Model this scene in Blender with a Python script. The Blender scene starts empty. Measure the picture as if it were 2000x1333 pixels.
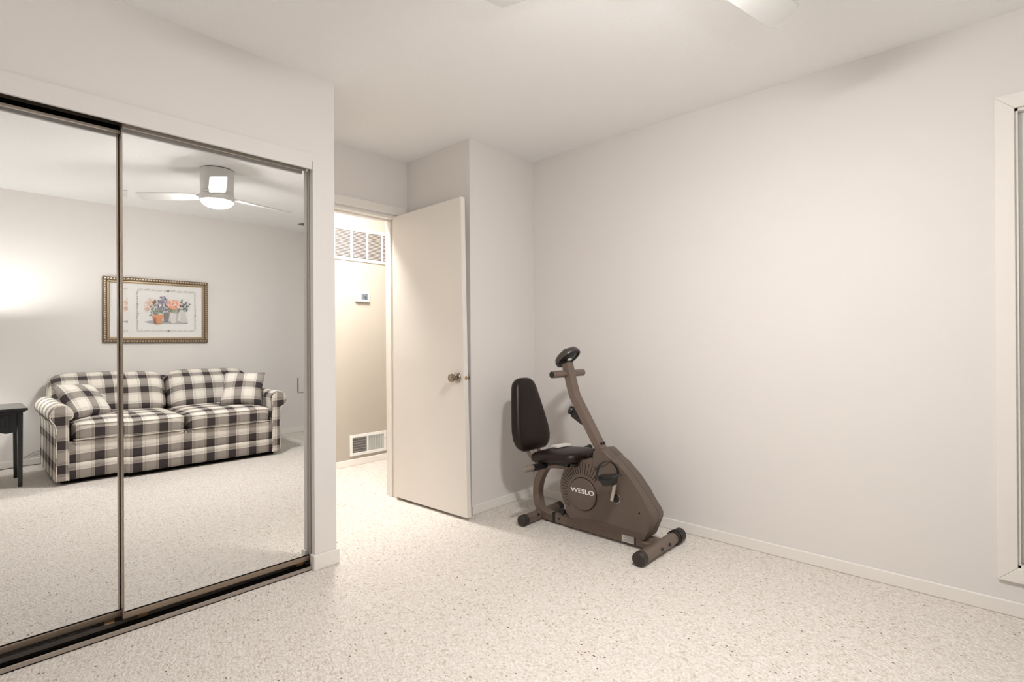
import bpy, bmesh, math, random
from mathutils import Vector, Matrix, Euler
random.seed(7)
S = bpy.context.scene
COL = S.collection
PI = math.pi

# ------------------------------------------------------------------ camera
cam_d = bpy.data.cameras.new('camera')
cam = bpy.data.objects.new('camera', cam_d)
COL.objects.link(cam)
cam_d.sensor_width = 36.0
cam_d.lens = 1017.835 / 2000 * 36
cam_d.clip_start = 0.02
def cam_axes(yaw, pitch, roll):
    f = Vector((math.sin(yaw) * math.cos(pitch), math.cos(yaw) * math.cos(pitch), math.sin(pitch)))
    r = Vector((math.cos(yaw), -math.sin(yaw), 0))
    u = r.cross(f)
    return r * math.cos(roll) + u * math.sin(roll), u * math.cos(roll) - r * math.sin(roll), f
_r, _u, _f = cam_axes(0.8219, 0.0016, -0.0066)
cam.matrix_world = Matrix(((_r.x, _u.x, -_f.x, 0), (_r.y, _u.y, -_f.y, 0), (_r.z, _u.z, -_f.z, 1.1204), (0, 0, 0, 1)))
S.camera = cam

# ------------------------------------------------------------------ world, exposure, lamp strengths
w = bpy.data.worlds.new('overcast_sky'); S.world = w; w.use_nodes = True
nt = w.node_tree
# an even overcast sky
nt.nodes['Background'].inputs[0].default_value = (0.97, 0.98, 1.0, 1)
nt.nodes['Background'].inputs[1].default_value = 4.0
S.view_settings.view_transform = 'Standard'
S.view_settings.look = 'None'
S.view_settings.gamma = 1.0
S.view_settings.use_curve_mapping = False
S.view_settings.exposure = 0.13
FAN_LIGHT = 268.0      # radiance of the fan's light disc
HALL_LIGHT = 350.0     # radiance of the hall ceiling fixture
LAMP_LIGHT = 540.0    # radiance of the table lamp bulb

# ------------------------------------------------------------------ materials
def lin(c):
    return c / 12.92 if c <= 0.04045 else ((c + 0.055) / 1.055) ** 2.4
def rgb(r, g, b):
    return (lin(r / 255), lin(g / 255), lin(b / 255), 1)
def mat(name, col, rough=0.6, metal=0.0, bump=0.0, bscale=200.0, var=0.0, vscale=8.0, spec=0.5, emit=None, detail=2.0):
    m = bpy.data.materials.new(name); m.use_nodes = True
    t = m.node_tree; N = t.nodes; L = t.links
    b = N['Principled BSDF']
    b.inputs['Base Color'].default_value = col
    b.inputs['Roughness'].default_value = rough
    b.inputs['Metallic'].default_value = metal
    b.inputs['Specular IOR Level'].default_value = spec
    geo = N.new('ShaderNodeNewGeometry')
    if bump:
        n = N.new('ShaderNodeTexNoise'); n.inputs['Scale'].default_value = bscale; n.inputs['Detail'].default_value = detail
        L.new(geo.outputs['Position'], n.inputs['Vector'])
        bp = N.new('ShaderNodeBump'); bp.inputs['Strength'].default_value = bump; bp.inputs['Distance'].default_value = 0.002
        L.new(n.outputs['Fac'], bp.inputs['Height']); L.new(bp.outputs['Normal'], b.inputs['Normal'])
    if var:
        n = N.new('ShaderNodeTexNoise'); n.inputs['Scale'].default_value = vscale; n.inputs['Detail'].default_value = 4
        L.new(geo.outputs['Position'], n.inputs['Vector'])
        mx = N.new('ShaderNodeMix'); mx.data_type = 'RGBA'
        mx.inputs[6].default_value = tuple(c * (1 - var) for c in col[:3]) + (1,)
        mx.inputs[7].default_value = tuple(min(1, c * (1 + var)) for c in col[:3]) + (1,)
        L.new(n.outputs['Fac'], mx.inputs[0]); L.new(mx.outputs[2], b.inputs['Base Color'])
    if emit:
        b.inputs['Emission Color'].default_value = emit[0]
        b.inputs['Emission Strength'].default_value = emit[1]
    return m

M = {}
M['wall'] = mat('wall_paint', (0.80, 0.764, 0.735, 1), 0.75, bump=0.12, bscale=260, var=0.012, vscale=3, spec=0.3)
M['wall_closet'] = mat('closet_wall_paint', (0.80, 0.768, 0.744, 1), 0.7, bump=0.1, bscale=260, var=0.012, vscale=3, spec=0.3)
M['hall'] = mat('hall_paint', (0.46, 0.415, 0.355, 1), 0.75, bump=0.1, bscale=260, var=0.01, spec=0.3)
M['ceiling'] = mat('ceiling_paint', (0.95, 0.942, 0.934, 1), 0.9, bump=0.9, bscale=110, detail=4, spec=0.2)
M['trim'] = mat('trim_paint', (0.86, 0.825, 0.775, 1), 0.38, bump=0.03, bscale=60, spec=0.4)
M['white'] = mat('white_enamel', (0.82, 0.81, 0.79, 1), 0.4)
M['door'] = mat('door_paint', (0.80, 0.762, 0.712, 1), 0.36, bump=0.03, bscale=40, spec=0.45)
M['mirror'] = mat('mirror_silver', (0.91, 0.917, 0.915, 1), 0.0, 1.0)
M['bronze'] = mat('brushed_bronze', (0.34, 0.27, 0.21, 1), 0.32, 0.85, bump=0.05, bscale=500)
M['satin'] = mat('satin_champagne_metal', (0.60, 0.53, 0.46, 1), 0.45, 0.35)
M['track'] = mat('track_metal', (0.42, 0.37, 0.33, 1), 0.35, 0.8)
M['black'] = mat('black_plastic', (0.012, 0.011, 0.011, 1), 0.42, bump=0.05, bscale=600)
M['cap'] = mat('brown_black_rubber', (.030, .021, .017, 1), .5)
M['dark'] = mat('dark_void', (0.006, 0.005, 0.004, 1), 0.9, spec=0.05)
M['nickel'] = mat('satin_nickel', (0.33, 0.28, 0.23, 1), 0.2, 1.0)
M['brass'] = mat('latch_brass', (0.62, 0.40, 0.22, 1), 0.35, 1.0)
M['shroud'] = mat('grey_moulded_plastic', (0.112, 0.081, 0.063, 1), 0.42, bump=0.12, bscale=900, var=0.04, vscale=30)
M['shroud_low'] = mat('brown_grey_plastic_skirt', (0.088, 0.060, 0.047, 1), 0.5, bump=0.12, bscale=900)
M['steel'] = mat('grey_painted_steel', (0.175, 0.128, 0.102, 1), 0.36, 0.2, bump=0.06, bscale=900, var=0.05, vscale=40)
M['vinyl'] = mat('brown_black_vinyl', (0.014, 0.0065, 0.0045, 1), 0.36, spec=0.34, bump=0.16, bscale=420, var=0.15, vscale=25)
M['cream_metal'] = mat('crank_cream_metal', (0.62, 0.55, 0.48, 1), 0.35, 0.2)
M['chrome'] = mat('chrome', (0.6, 0.56, 0.52, 1), 0.15, 1.0)
M['letter'] = mat('white_lettering', (0.86, 0.84, 0.82, 1), 0.5)
M['paper'] = mat('white_paper', (0.80, 0.77, 0.72, 1), 0.7)
M['grey_ink'] = mat('grey_ink', (0.35, 0.34, 0.33, 1), 0.7)
M['lcd'] = mat('grey_lcd', (0.15, 0.185, 0.21, 1), 0.3)
M['clear_plastic'] = mat('pale_grey_plastic', (0.22, 0.18, 0.15, 1), 0.3)
M['tablewood'] = mat('black_stained_wood', (0.010, 0.011, 0.013, 1), 0.22, bump=0.08, bscale=60, var=0.2, vscale=20)
M['tabletop'] = mat('black_lacquer_top', (0.012, 0.014, 0.014, 1), 0.12)
M['gold'] = mat('antique_gold', (0.38, 0.29, 0.19, 1), 0.42, 0.65, bump=0.3, bscale=180, var=0.25, vscale=50)
M['gold_light'] = mat('gilt_highlight', (0.62, 0.53, 0.40, 1), 0.35, 0.6)
M['gold_dark'] = mat('antique_gold_groove', (0.16, 0.11, 0.07, 1), 0.5, 0.5)
M['mat_board'] = mat('white_mat_board', (0.80, 0.79, 0.77, 1), 0.8)
M['shade'] = mat('grey_lampshade', (0.55, 0.54, 0.50, 1), 0.8)
M['fan_white'] = mat('fan_white', (0.74, 0.73, 0.71, 1), 0.45)
M['fan_light'] = mat('fan_light_diffuser', (0.9, 0.9, 0.9, 1), 0.5, emit=((1.0, 0.98, 0.965, 1), FAN_LIGHT))
M['hall_light'] = mat('hall_light_glass', (0.9, 0.9, 0.9, 1), 0.5, emit=((1.0, 0.965, 0.915, 1), HALL_LIGHT))
M['bulb'] = mat('lamp_bulb', (0.9, 0.9, 0.9, 1), 0.5, emit=((0.99, 1.0, 0.97, 1), LAMP_LIGHT))
M['cord'] = mat('cord_plastic', (0.05, 0.04, 0.035, 1), 0.5)
M['hedge'] = mat('hedge_leaves', (0.03, 0.06, 0.035, 1), 0.8, bump=0.8, bscale=20, var=0.5, vscale=9)
M['lawn'] = mat('lawn_grass', (0.05, 0.07, 0.03, 1), 0.9, bump=0.6, bscale=60, var=0.3, vscale=4)

def glass_mat():
    m = bpy.data.materials.new('window_glass'); m.use_nodes = True
    t = m.node_tree; N = t.nodes; L = t.links
    N.remove(N['Principled BSDF'])
    tr = N.new('ShaderNodeBsdfTransparent'); tr.inputs[0].default_value = (0.86, 0.93, 0.90, 1)
    gl = N.new('ShaderNodeBsdfGlossy'); gl.inputs['Roughness'].default_value = 0.0
    fr = N.new('ShaderNodeFresnel'); fr.inputs['IOR'].default_value = 1.5
    mx = N.new('ShaderNodeMixShader')
    L.new(fr.outputs[0], mx.inputs[0]); L.new(tr.outputs[0], mx.inputs[1]); L.new(gl.outputs[0], mx.inputs[2])
    L.new(mx.outputs[0], N['Material Output'].inputs[0])
    return m
M['glass'] = glass_mat()

def carpet_mat():
    m = bpy.data.materials.new('berber_carpet'); m.use_nodes = True
    t = m.node_tree; N = t.nodes; L = t.links
    b = N['Principled BSDF']; b.inputs['Roughness'].default_value = 0.95; b.inputs['Specular IOR Level'].default_value = 0.1
    geo = N.new('ShaderNodeNewGeometry')
    warp = N.new('ShaderNodeTexNoise'); warp.inputs['Scale'].default_value = 30; warp.inputs['Detail'].default_value = 2
    L.new(geo.outputs['Position'], warp.inputs['Vector'])
    wm = N.new('ShaderNodeMixRGB'); wm.blend_type = 'LINEAR_LIGHT'; wm.inputs[0].default_value = 0.012
    L.new(geo.outputs['Position'], wm.inputs[1]); L.new(warp.outputs['Color'], wm.inputs[2])
    st = N.new('ShaderNodeMapping'); st.inputs['Rotation'].default_value = (0, 0, math.radians(28)); st.inputs['Scale'].default_value = (1.0, 0.8, 1)
    L.new(wm.outputs[0], st.inputs['Vector'])
    vo = N.new('ShaderNodeTexVoronoi'); vo.inputs['Scale'].default_value = 135
    L.new(st.outputs[0], vo.inputs['Vector'])
    # loops: cream with tan shadows between the tufts
    r1 = N.new('ShaderNodeValToRGB'); r1.color_ramp.elements[0].position = 0.25; r1.color_ramp.elements[1].position = 0.85
    r1.color_ramp.elements[0].color = (0.875, 0.832, 0.79, 1); r1.color_ramp.elements[1].color = (0.735, 0.683, 0.632, 1)
    L.new(vo.outputs['Distance'], r1.inputs[0])
    # a tint for every tuft
    sep = N.new('ShaderNodeSeparateColor'); L.new(vo.outputs['Color'], sep.inputs[0])
    r2 = N.new('ShaderNodeValToRGB'); e = r2.color_ramp.elements
    e[0].position = 0.0; e[0].color = (0.88, 0.85, 0.82, 1); e[1].position = 1.0; e[1].color = (1, 1, 1, 1)
    L.new(sep.outputs[0], r2.inputs[0])
    m1 = N.new('ShaderNodeMixRGB'); m1.blend_type = 'MULTIPLY'; m1.inputs[0].default_value = 1
    L.new(r1.outputs[0], m1.inputs[1]); L.new(r2.outputs[0], m1.inputs[2])
    # sparse brown flecks
    fl = N.new('ShaderNodeMath'); fl.operation = 'GREATER_THAN'; fl.inputs[1].default_value = 0.985
    L.new(sep.outputs[1], fl.inputs[0])
    fd = N.new('ShaderNodeMath'); fd.operation = 'LESS_THAN'; fd.inputs[1].default_value = 0.42
    L.new(vo.outputs['Distance'], fd.inputs[0])
    fm = N.new('ShaderNodeMath'); fm.operation = 'MULTIPLY'; L.new(fl.outputs[0], fm.inputs[0]); L.new(fd.outputs[0], fm.inputs[1])
    fr = N.new('ShaderNodeValToRGB'); fr.color_ramp.elements[0].color = (0.10, 0.07, 0.05, 1); fr.color_ramp.elements[1].color = (0.34, 0.23, 0.14, 1)
    L.new(sep.outputs[2], fr.inputs[0])
    m2 = N.new('ShaderNodeMixRGB'); L.new(fm.outputs[0], m2.inputs[0]); L.new(m1.outputs[0], m2.inputs[1]); L.new(fr.outputs[0], m2.inputs[2])
    # paler tan flecks
    fl2 = N.new('ShaderNodeMath'); fl2.operation = 'LESS_THAN'; fl2.inputs[1].default_value = 0.07
    L.new(sep.outputs[1], fl2.inputs[0])
    m3 = N.new('ShaderNodeMixRGB'); m3.inputs[2].default_value = (0.50, 0.40, 0.31, 1)
    ml = N.new('ShaderNodeMath'); ml.operation = 'MULTIPLY'; ml.inputs[1].default_value = 0.5; L.new(fl2.outputs[0], ml.inputs[0])
    L.new(ml.outputs[0], m3.inputs[0]); L.new(m2.outputs[0], m3.inputs[1])
    L.new(m3.outputs[0], b.inputs['Base Color'])
    # relief: tufts + broad ridges of the loop rows
    wv = N.new('ShaderNodeTexWave'); wv.wave_type = 'BANDS'; wv.inputs['Scale'].default_value = 18; wv.inputs['Distortion'].default_value = 7
    wv.inputs['Detail'].default_value = 2; wv.inputs['Detail Scale'].default_value = 3
    mp = N.new('ShaderNodeMapping'); mp.inputs['Rotation'].default_value = (0, 0, math.radians(20))
    L.new(geo.outputs['Position'], mp.inputs['Vector']); L.new(mp.outputs[0], wv.inputs['Vector'])
    h1 = N.new('ShaderNodeMath'); h1.operation = 'MULTIPLY'; h1.inputs[1].default_value = -1.0; L.new(vo.outputs['Distance'], h1.inputs[0])
    h2 = N.new('ShaderNodeMath'); h2.operation = 'MULTIPLY_ADD'; h2.inputs[1].default_value = 0.6
    L.new(wv.outputs['Fac'], h2.inputs[0]); L.new(h1.outputs[0], h2.inputs[2])
    bp = N.new('ShaderNodeBump'); bp.inputs['Strength'].default_value = 0.6; bp.inputs['Distance'].default_value = 0.005
    L.new(h2.outputs[0], bp.inputs['Height']); L.new(bp.outputs['Normal'], b.inputs['Normal'])
    return m
M['carpet'] = carpet_mat()

def plaid_mat():
    """checked upholstery: dark bands over cream with fine pin lines, read from the UVs (one unit = one repeat)"""
    m = bpy.data.materials.new('plaid_upholstery'); m.use_nodes = True
    t = m.node_tree; N = t.nodes; L = t.links
    b = N['Principled BSDF']; b.inputs['Roughness'].default_value = 0.9; b.inputs['Specular IOR Level'].default_value = 0.15
    uv = N.new('ShaderNodeUVMap'); uv.uv_map = 'UVMap'
    sx = N.new('ShaderNodeSeparateXYZ'); L.new(uv.outputs[0], sx.inputs[0])
    def band(out):
        fr = N.new('ShaderNodeMath'); fr.operation = 'FRACT'; L.new(out, fr.inputs[0])
        rp = N.new('ShaderNodeValToRGB'); rp.color_ramp.interpolation = 'CONSTANT'
        E = rp.color_ramp.elements
        stops = [(0.0, 1.0), (0.35, 0.10), (0.40, 0.62), (0.415, 0.10), (0.45, 0.62), (0.465, 0.06), (0.53, 0.0), (0.86, 0.08), (0.885, 0.60), (0.90, 0.08), (0.935, 0.55), (0.95, 0.10), (0.985, 1.0)]
        E[0].position = 0; E[0].color = (1, 1, 1, 1)
        E[1].position = stops[1][0]; E[1].color = (stops[1][1],) * 3 + (1,)
        for p, v in stops[2:]:
            k = E.new(p); k.color = (v, v, v, 1)
        L.new(fr.outputs[0], rp.inputs[0])
        return rp.outputs[0]
    a = band(sx.outputs[0]); c = band(sx.outputs[1])
    ad = N.new('ShaderNodeMath'); ad.operation = 'ADD'; L.new(a, ad.inputs[0]); L.new(c, ad.inputs[1])
    hf = N.new('ShaderNodeMath'); hf.operation = 'MULTIPLY'; hf.inputs[1].default_value = 0.5; L.new(ad.outputs[0], hf.inputs[0])
    rp = N.new('ShaderNodeValToRGB'); E = rp.color_ramp.elements
    E[0].position = 0.0; E[0].color = (0.80, 0.745, 0.67, 1)
    E[1].position = 1.0; E[1].color = (0.055, 0.046, 0.047, 1)
    k = E.new(0.52); k.color = (0.33, 0.292, 0.26, 1)
    L.new(hf.outputs[0], rp.inputs[0])
    nz = N.new('ShaderNodeTexNoise'); nz.inputs['Scale'].default_value = 500
    geo = N.new('ShaderNodeNewGeometry'); L.new(geo.outputs['Position'], nz.inputs['Vector'])
    L.new(rp.outputs[0], b.inputs['Base Color'])
    bp = N.new('ShaderNodeBump'); bp.inputs['Strength'].default_value = 0.3; bp.inputs['Distance'].default_value = 0.002
    L.new(nz.outputs['Fac'], bp.inputs['Height']); L.new(bp.outputs['Normal'], b.inputs['Normal'])
    return m
M['plaid'] = plaid_mat()

# ------------------------------------------------------------------ mesh helpers
def bm_new(): return bmesh.new()
def box(bm, x0, x1, y0, y1, z0, z1):
    v = [bm.verts.new((x, y, z)) for x in (x0, x1) for y in (y0, y1) for z in (z0, z1)]
    for f in ((0, 1, 3, 2), (4, 6, 7, 5), (0, 4, 5, 1), (2, 3, 7, 6), (0, 2, 6, 4), (1, 5, 7, 3)):
        bm.faces.new([v[i] for i in f])
    return bm
def prism(bm, poly, axis, a, b):
    """extrude a polygon given in the other two axes (cyclic order kept) along axis from a to b"""
    def P(p, t):
        return (t, p[0], p[1]) if axis == 'x' else ((p[0], t, p[1]) if axis == 'y' else (p[0], p[1], t))
    A = [bm.verts.new(P(p, a)) for p in poly]; B = [bm.verts.new(P(p, b)) for p in poly]
    n = len(poly)
    bm.faces.new(A); bm.faces.new(B[::-1])
    for i in range(n):
        bm.faces.new((A[i], B[i], B[(i + 1) % n], A[(i + 1) % n]))
    return bm
def frame_for(d):
    d = Vector(d).normalized()
    h = Vector((0, 0, 1)) if abs(d.z) < 0.95 else Vector((1, 0, 0))
    u = h.cross(d).normalized(); v = d.cross(u)
    return u, v, d
def lathe(bm, origin, direction, prof, n=32):
    """prof: list of (radius, distance along direction)"""
    u, v, d = frame_for(direction); o = Vector(origin)
    rings = []
    for r, t in prof:
        if r < 1e-6:
            rings.append([bm.verts.new(o + d * t)])
        else:
            rings.append([bm.verts.new(o + d * t + (u * math.cos(2 * PI * i / n) + v * math.sin(2 * PI * i / n)) * r) for i in range(n)])
    for A, B in zip(rings, rings[1:]):
        if len(A) == 1 and len(B) == 1: continue
        for i in range(n):
            j = (i + 1) % n
            if len(A) == 1: bm.faces.new((A[0], B[i], B[j]))
            elif len(B) == 1: bm.faces.new((A[i], A[j], B[0]))
            else: bm.faces.new((A[i], A[j], B[j], B[i]))
    return bm
def rod(bm, p, q, r, n=20, r2=None):
    p = Vector(p); q = Vector(q); L_ = (q - p).length
    return lathe(bm, p, q - p, [(0, 0), (r, 0), (r if r2 is None else r2, L_), (0, L_)], n)
def tube(bm, pts, r, n=10):
    pts = [Vector(p) for p in pts]; rings = []
    u = None
    for i, p in enumerate(pts):
        t = (pts[min(i + 1, len(pts) - 1)] - pts[max(i - 1, 0)]).normalized()
        if u is None: u = frame_for(t)[0]
        u = (u - t * u.dot(t)).normalized(); v = t.cross(u)
        rings.append([bm.verts.new(p + (u * math.cos(2 * PI * k / n) + v * math.sin(2 * PI * k / n)) * r) for k in range(n)])
    for A, B in zip(rings, rings[1:]):
        for k in range(n):
            bm.faces.new((A[k], A[(k + 1) % n], B[(k + 1) % n], B[k]))
    bm.faces.new(rings[0][::-1]); bm.faces.new(rings[-1])
    return bm
def smooth_path(pts, k=6):
    pts = [Vector(p) for p in pts]; out = []
    for i in range(len(pts) - 1):
        p0 = pts[max(i - 1, 0)]; p1 = pts[i]; p2 = pts[i + 1]; p3 = pts[min(i + 2, len(pts) - 1)]
        for j in range(k):
            t = j / k
            out.append(0.5 * ((2 * p1) + (p2 - p0) * t + (2 * p0 - 5 * p1 + 4 * p2 - p3) * t * t + (3 * p1 - p0 - 3 * p2 + p3) * t ** 3))
    out.append(pts[-1]); return out
def sweep_rect(bm, path, x, w_, h):
    """rectangular tube along a path of (y, z) in the plane X = x; w_ across X, h in the plane"""
    P = [Vector((x, p[0], p[1])) for p in path]; rings = []
    for i, p in enumerate(P):
        t = (P[min(i + 1, len(P) - 1)] - P[max(i - 1, 0)]).normalized()
        n = Vector((1, 0, 0)).cross(t)
        rings.append([bm.verts.new(p + Vector((sx * w_ / 2, 0, 0)) + n * (sn * h / 2)) for sx, sn in ((-1, -1), (1, -1), (1, 1), (-1, 1))])
    for A, B in zip(rings, rings[1:]):
        for k in range(4):
            bm.faces.new((A[k], A[(k + 1) % 4], B[(k + 1) % 4], B[k]))
    bm.faces.new(rings[0][::-1]); bm.faces.new(rings[-1])
    return bm
def pad(bm, outline, prof, O, ex, ey, ez, dome=None):
    """outline: list of (a, b); prof: list of (scale, height); local frame O, ex, ey, ez"""
    O = Vector(O); ex = Vector(ex).normalized(); ey = Vector(ey).normalized(); ez = Vector(ez).normalized()
    ca = sum(p[0] for p in outline) / len(outline); cb = sum(p[1] for p in outline) / len(outline)
    rings = []
    for s, h in prof:
        if s < 1e-6:
            rings.append([bm.verts.new(O + ex * ca + ey * cb + ez * h)])
        else:
            rings.append([bm.verts.new(O + ex * (ca + (a - ca) * s) + ey * (cb + (b - cb) * s) + ez * h) for a, b in outline])
    n = len(outline)
    for A, B in zip(rings, rings[1:]):
        for i in range(n):
            j = (i + 1) % n
            if len(A) == 1: bm.faces.new((A[0], B[j], B[i]))
            elif len(B) == 1: bm.faces.new((A[i], A[j], B[0]))
            else: bm.faces.new((A[i], A[j], B[j], B[i]))
    return bm
def rounded_rect(w_, h, r, n=6):
    pts = []
    for cx, cy, a0 in ((w_ / 2 - r, h / 2 - r, 0), (-w_ / 2 + r, h / 2 - r, 90), (-w_ / 2 + r, -h / 2 + r, 180), (w_ / 2 - r, -h / 2 + r, 270)):
        for i in range(n + 1):
            a = math.radians(a0 + 90 * i / n); pts.append((cx + r * math.cos(a), cy + r * math.sin(a)))
    return pts
def subdiv(bm, cuts):
    bmesh.ops.subdivide_edges(bm, edges=bm.edges[:], cuts=cuts, use_grid_fill=True)

def obj(name, bm, m, parent=None, smooth=False, bevel=0.0, seg=2, sub=0, local=False, uv=None):
    """link a bmesh (world coordinates, or the parent's own when local) as ONE mesh object"""
    bmesh.ops.recalc_face_normals(bm, faces=bm.faces)
    if uv:
        lay = bm.loops.layers.uv.new('UVMap'); bm.normal_update()
        for f in bm.faces:
            for l in f.loops:
                l[lay].uv = uv(l.vert.co, f.normal)
    cs = [v.co for v in bm.verts]
    lo = Vector([min(c[i] for c in cs) for i in range(3)]); hi = Vector([max(c[i] for c in cs) for i in range(3)])
    c = (lo + hi) / 2; c.z = lo.z
    for v in bm.verts: v.co -= c
    if smooth:
        for f in bm.faces: f.smooth = True
        for e in bm.edges:
            if len(e.link_faces) == 2 and e.calc_face_angle(0) > math.radians(42): e.smooth = False
    me = bpy.data.meshes.new(name); bm.to_mesh(me); bm.free()
    if isinstance(m, (list, tuple)):
        for k in m: me.materials.append(k)
    else: me.materials.append(m)
    o = bpy.data.objects.new(name, me); COL.objects.link(o)
    if parent:
        o.parent = parent
        o.location = c if local else c - wloc(parent)
    else: o.location = c
    if bevel:
        b = o.modifiers.new('bevel', 'BEVEL'); b.width = bevel; b.segments = seg; b.limit_method = 'ANGLE'; b.angle_limit = math.radians(40)
        b.harden_normals = False
    if sub:
        s = o.modifiers.new('subdivision', 'SUBSURF'); s.levels = sub; s.render_levels = sub
    return o
def wloc(o):
    p = Vector((0, 0, 0))
    while o: p += o.location; o = o.parent
    return p
def thing(name, label, cat, loc, group=None, rot=(0, 0, 0)):
    o = bpy.data.objects.new(name, None); COL.objects.link(o)
    o.location = loc; o.rotation_euler = rot; o.empty_display_size = 0.1
    o['label'] = label; o['category'] = cat
    if group: o['group'] = group
    return o
def tag(o, label, cat, group=None):
    o['label'] = label; o['category'] = cat
    if group: o['group'] = group
    return o
def struct(name, bm, m, parent=None, label=None, **k):
    o = obj(name, bm, m, parent, **k)
    o['kind'] = 'structure'
    if label: o['label'] = label
    return o
def struct_root(name, loc, label):
    o = bpy.data.objects.new(name, None); COL.objects.link(o); o.location = loc
    o['kind'] = 'structure'; o['label'] = label
    return o
def boxes(*bs):
    bm = bm_new()
    for b in bs: box(bm, *b)
    return bm

# ------------------------------------------------------------------ dimensions (metres)
XR = 2.917           # right wall
YC = 2.468           # face of the closet wall
YB = 2.493           # face of the wall jutting out beside the door
XB = 2.288           # its side, along which the door stands open
XC = 1.3325          # free end of the closet wall
YD = 3.172           # wall with the doorway
YK = -1.201          # wall behind the sofa
XL = -1.30           # far left wall, out of view
HC = 2.44
YH = 4.30            # far side of the hall
W = M['wall']

# ------------------------------------------------------------------ the room
struct('floor', boxes((XL - .1, 4.3, YK - .1, YH + .1, -.1, 0)), M['carpet'], label='cream berber loop carpet with brown flecks')
struct('ceiling', boxes((XL - .1, 4.3, YK - .1, YH + .1, HC, HC + .1)), M['ceiling'], label='off white lightly textured ceiling')
WY0, WY1, WZ0, WZ1 = -0.97, -0.058, 0.199, 2.045
struct('wall_right', boxes((XR, XR + .12, WY1, YD, 0, HC), (XR, XR + .12, YK - .1, WY0, 0, HC), (XR, XR + .12, WY0, WY1, 0, WZ0), (XR, XR + .12, WY0, WY1, WZ1, HC)), W, label='pale greige wall behind the exercise bike')
struct('wall_corner', boxes((XB, XR, YB, YD, 0, HC)), W, label='greige wall jutting out beside the open door')
struct('wall_back', boxes((XL, XR, YK - .1, YK, 0, HC)), W, label='greige wall behind the plaid sofa')
struct('wall_left', boxes((XL - .1, XL, YK - .1, YC, 0, HC)), W)
OX0, OX1, OZ = -0.30, 1.2335, 2.020
OXL = 1.2175         # front lip of the closet jamb        # closet opening
struct('wall_closet', boxes((OX0, OX1, YC, YC + .135, OZ, HC)), M['wall_closet'], label='greige wall above the mirrored closet')
struct('wall_closet_left', boxes((XL, OX0, YC, YC + .135, 0, HC)), M['wall_closet'])
struct('wall_closet_end', boxes((OX1, XC, YC + .032, YD, 0, HC), (OXL, XC, YC, YC + .032, 0, OZ), (OX1, XC, YC, YC + .032, OZ, HC)), M['wall_closet'], label='greige wall end beside the mirrored closet')
struct('wall_closet_inside', boxes((XL, OX1, YD - .1, YD, 0, HC), (XL - .1, XL, YC, YD, 0, HC)), M['wall_closet'])
# doorway wall
DX0, DX1, DZ = 1.43, 2.197, 2.025
struct('wall_doorway', boxes((XC - 1.0, DX0, YD, YD + .118, 0, HC), (DX1, 4.2, YD, YD + .118, 0, HC), (DX0, DX1, YD, YD + .118, DZ, HC)), W, label='greige wall above the bedroom doorway')
# hall
struct('wall_hall', boxes((.3, 4.2, YH, YH + .1, 0, HC)), M['hall'], label='tan hall wall seen through the doorway')
struct('wall_hall_left', boxes((.2, .3, YD, YH + .1, 0, HC)), M['hall'])
struct('wall_hall_right', boxes((4.2, 4.3, YD, YH + .1, 0, HC)), M['hall'])

T = M['trim']
BH, BT = 0.060, 0.012
def base(name, x0, x1, y0, y1, label=None):
    return struct(name, boxes((x0, x1, y0, y1, 0, BH)), T, label=label, bevel=0.004, seg=2)
base('baseboard_right', XR - BT, XR, YK, YB, 'white baseboard along the right wall')
base('baseboard_corner', XB, XR - BT, YB - BT, YB, 'white baseboard under the jutting wall')
base('baseboard_back', XL, XR - BT, YK, YK + BT, 'white baseboard behind the sofa')
base('baseboard_hall', .3, 4.2, YH - BT, YH, 'white baseboard along the hall wall')
bm = bm_new()
prism(bm, [(OXL - .010, YC + .03), (OXL - .010, YC - BT), (XC + BT, YC - BT), (XC + BT, YD), (XC, YD), (XC, YC), (OXL, YC), (OXL, YC + .03)], 'z', 0, 0.074)
struct('baseboard_closet', bm, T, label='white baseboard wrapped around the closet wall end', bevel=0.003)

# door casing and jambs
tr = struct_root('trim_1', (DX0, YD, 0), 'cream casing and jambs of the bedroom doorway')
obj('head_casing', boxes((DX0 - .07, XB - .02, YD - .014, YD, DZ + .012, DZ + .074)), T, tr, bevel=.003)
obj('side_casing', boxes((DX0 - .07, DX0 - .008, YD - .014, YD, 0, DZ + .012)), T, tr, bevel=.003)
obj('side_casing', boxes((DX1 + .012, XB - .02, YD - .014, YD, 0, DZ + .012)), T, tr, bevel=.003)
obj('jamb', boxes((DX0, DX0 + .016, YD - .006, YD + .124, 0, DZ)), T, tr, bevel=.002)
obj('jamb', boxes((DX1 - .016, DX1, YD - .006, YD + .124, 0, DZ)), T, tr, bevel=.002)
obj('head_jamb', boxes((DX0 + .016, DX1 - .016, YD - .006, YD + .124, DZ - .016, DZ)), T, tr, bevel=.002)
obj('door_stop', boxes((DX0 + .016, DX1 - .016, YD + .045, YD + .08, DZ - .028, DZ - .016)), T, tr, bevel=.002)
obj('door_stop', boxes((DX1 - .028, DX1 - .016, YD + .045, YD + .08, 0, DZ - .028)), T, tr, bevel=.002)

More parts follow.
